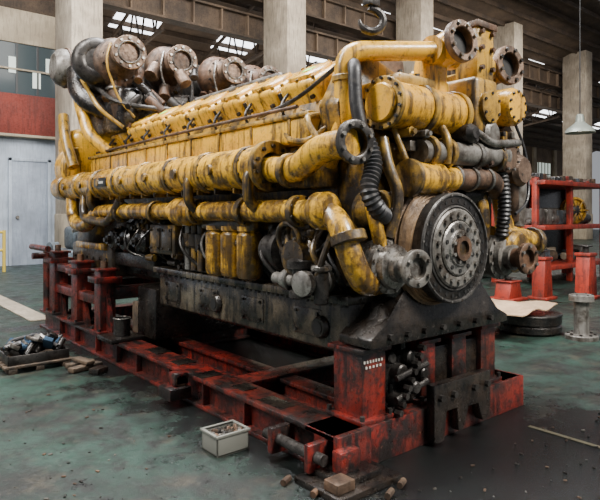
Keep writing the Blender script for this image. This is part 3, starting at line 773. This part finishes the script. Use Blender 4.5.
for i in range(nx):
    a=i*(ny+1);b=a+ny+1; fs.append((a,b,b+k,a+k)); a+=ny;b+=ny; fs.append((b,a,a+k,b+k))
for j in range(ny):
    fs.append((j+1,j,j+k,j+1+k)); a=nx*(ny+1)+j; fs.append((a,a+1,a+1+k,a+k))
g.add(vs,fs,'cardboard'); g.done()
e = empty('pipe_spool'); g = Part('spool', e)
sx,sy=5.12,.86
lathe(g,'grey_paint',(sx,sy,0),(0,0,1),[(.20,0),(.20,.05),(.19,.06),(.10,.07),(.09,.1),(.09,.46),(.10,.48),(.15,.49),(.15,.56),(.13,.57),(.08,.57)],32)
boltring(g,'dark_steel',(sx,sy,.06),(0,0,1),.155,8,.02,.02); boltring(g,'dark_steel',(sx,sy,.56),(0,0,1),.125,6,.012,.02); g.done()
def jack(x,y,h,w,mat='red_bright'):
    e = empty('jack_stand'); g = Part('stand', e)
    box(g,mat,x-w,x+w,y-w,y+w,0,.05,.01)
    prism(g,mat,[(x-w*.85,.05),(x+w*.85,.05),(x+w*.55,h*.8),(x-w*.55,h*.8)],'Y',y-w*.6,y+w*.6,.01)
    box(g,mat,x-w*.7,x+w*.7,y-w*.7,y+w*.7,h*.8,h*.86,.01); cyl(g,'dark_steel',(x,y,h*.86),(x,y,h),w*.25); box(g,'dark_steel',x-w*.5,x+w*.5,y-w*.4,y+w*.4,h*.97,h,.01)
    g.done()
jack(8.1,2.95,.92,.2); jack(7.5,3.3,.42,.26); jack(8.9,2.5,1.0,.22); jack(8.75,1.75,.85,.25)
e = empty('storage_rack'); g = Part('rack', e)
for x in (9.8,11.4,13.2):
    for y in (4.0,5.0): box(g,'red_bright',x-.06,x+.06,y-.06,y+.06,0,2.4,.01)
for z in (.35,1.25,2.25): box(g,'red_bright',9.75,13.25,3.75,5.05,z,z+.1,.01)
box(g,'black_iron',9.75,13.25,5.0,5.05,.3,2.3,.01)
g.done()
g = Part('stored_parts', e)
for i in range(80):
    x=random.uniform(9.95,13.0); z=random.choice([.45,1.35]); y=random.uniform(4.25,4.75); s=random.uniform(.1,.25)
    mt=random.choice(['steel','grey_paint','blue_grey','dark_steel','rust','dark_steel','wall_cream','wood'])
    if i%2: box(g,mt,x-s,x+s,y-s*.6,y+s*.6,z,z+s*1.6,.03)
    else: cyl(g,mt,(x,y,z+s*.6),(x+s*1.6,y,z+s*.6),s*.6,None,20,.02)
lathe(g,'yellow',(11.9,4.1,1.69),(-.5,-1,0),[(.1,-.2),(.31,-.18),(.33,0),(.28,.02),(.26,-.05),(.1,-.05)],32); lathe(g,'dark_steel',(11.9,4.1,1.69),(-.5,-1,0),[(.12,-.05),(.12,.05),(.05,.08)],20)
for i in range(6):
    t=i*math.pi/3; cyl(g,'yellow',(11.9,4.04,1.69),(11.9+math.cos(t)*.27,4.04-math.cos(t)*.13,1.69+math.sin(t)*.29),.02,None,8)
for i in range(18):
    x=9.9+i*.18; s=random.uniform(.06,.2); box(g,random.choice(['wood','red_bright','blue_grey','grey_paint','rust','black_iron']),x-.08,x+.08,4.1,4.7,2.35,2.35+s,.02)
g.done()
e = empty('bench_drill'); g = Part('machine', e)
box(g,'dark_steel',10.2,11.0,5.6,6.2,0,2.5,.04); box(g,'dark_steel',10.0,11.1,5.5,6.3,2.5,3.0,.06); lathe(g,'dark_steel',(10.3,5.5,2.95),(0,-1,0),[(.25,0),(.3,.05),(.3,.2),(.1,.25)],24)
cyl(g,'steel',(10.8,5.8,3.0),(10.8,5.8,3.4),.12)
for i in range(9): box(g,'dark_steel',10.02+i*.12,10.06+i*.12,5.44,5.5,2.55,2.95,.005)
g.done()
e = empty('pendant_lamp'); g = Part('lamp', e); lx,ly,lz=5.69,1.14,2.72
lathe(g,'lamp_shade',(lx,ly,lz),(0,0,1),[(.20,0),(.19,.02),(.17,.06),(.10,.11),(.06,.15),(.05,.24),(.03,.26),(.02,.26),(.04,.22),(.05,.14),(.09,.1),(.16,.055),(.185,.0)],32,True)
lathe(g,'bulb',(lx,ly,lz+.02),(0,0,1),[(.02,0),(.05,.02),(.05,.06),(.03,.1)],16); cyl(g,'label',(lx,ly,lz+.25),(lx,ly,14.5),.008,None,8); g.done()
e = empty('small_engine'); g = Part('machine', e)
box(g,'blue_grey',1.2,2.6,8.8,9.8,0,.9,.06,3); box(g,'blue_grey',1.4,2.3,8.9,9.6,.9,1.35,.08,3)
for i in range(4): cyl(g,'steel',(1.5+i*.28,9.0,1.3),(1.5+i*.28,9.0,1.55),.09,None,16,.01)
lathe(g,'blue_grey',(1.2,9.3,.7),(-1,0,0),[(.35,0),(.35,.15),(.15,.2)],24); pipe(g,'steel',[(1.3,8.75,1.3),(1.9,8.7,1.4),(2.5,8.75,1.1)],.06,.2,12)
for i in range(14): cyl(g,random.choice(['steel','dark_steel','rubber']),(1.3+i*.09,8.8,.3+random.random()*.9),(1.3+i*.09,8.68,.3+random.random()*.9),.06,None,12)
g.done()
e = empty('gas_cylinder'); g = Part('bottle', e)
for x in (3.2,3.7): lathe(g,'grey_paint',(x,12.5,0),(0,0,1),[(.2,0),(.22,.05),(.22,1.5),(.18,1.7),(.07,1.85),(.06,2.0)],24)
g.done()
g = Part('workbench'); box(g,'blue_grey',14,20,11,12,0,1.3,.05); box(g,'wood',13.9,20.1,10.9,12.1,1.3,1.4,.02)
for i in range(8): box(g,random.choice(['red_bright','yellow_dirty','grey_paint','blue_grey']),14.2+i*.7,14.7+i*.7,11.2,11.8,1.4,1.7+random.random()*.5,.04)
g.done()

# ================================================================= scale to metres
bpy.context.view_layer.update()
for ob in list(scene.objects):
    if ob.parent is None: ob.scale = (SC,SC,SC)

# ================================================================= camera
cam = bpy.data.cameras.new('camera'); co = bpy.data.objects.new('camera', cam); scene.collection.objects.link(co)
cam.sensor_width = 36; cam.lens = 36*579/600; cam.shift_y = -.06; cam.clip_end = 300
co.location = Vector((-2.39,-2.565,1.6))*SC
dv = Vector((.637,.771,0)); co.rotation_euler = dv.to_track_quat('-Z','Y').to_euler()
scene.camera = co
# ================================================================= light
w = bpy.data.worlds.new('world'); scene.world = w; w.use_nodes = True
bg = w.node_tree.nodes['Background']; bg.inputs[0].default_value = (.90,.93,1.,1); bg.inputs[1].default_value = .36
def area(name, loc, tgt, size, energy, col=(1,1,1)):
    l = bpy.data.lights.new(name,'AREA'); l.shape='RECTANGLE'; l.size=size[0]; l.size_y=size[1]; l.energy=energy; l.color=col
    o = bpy.data.objects.new(name,l); scene.collection.objects.link(o); o.location=Vector(loc)*SC
    o.rotation_euler=(Vector(tgt)-Vector(loc)).to_track_quat('-Z','Y').to_euler()
area('roof_light_front', (3.0,-6,8.0), (1,0,1.6), (2.4,1.2), 1150, (1,.96,.90))
area('roof_light_side', (-5,3.0,8.5), (.5,2.5,1.6), (1.2,5), 1000, (1,.97,.93))
area('roof_light_top', (1.,3.5,10.0), (1,3,0), (2,5), 1250, (.98,.98,1))
area('bay_light', (16,10,9.5), (16,16,3), (24,4), 1800, (1,.95,.88))
area('far_bay_light', (20,20,6.0), (20,20,12), (30,4), 450, (1,.93,.85))
area('office_light', (-1,12,7.5), (1,17,3), (5,2), 220, (.95,.98,1))
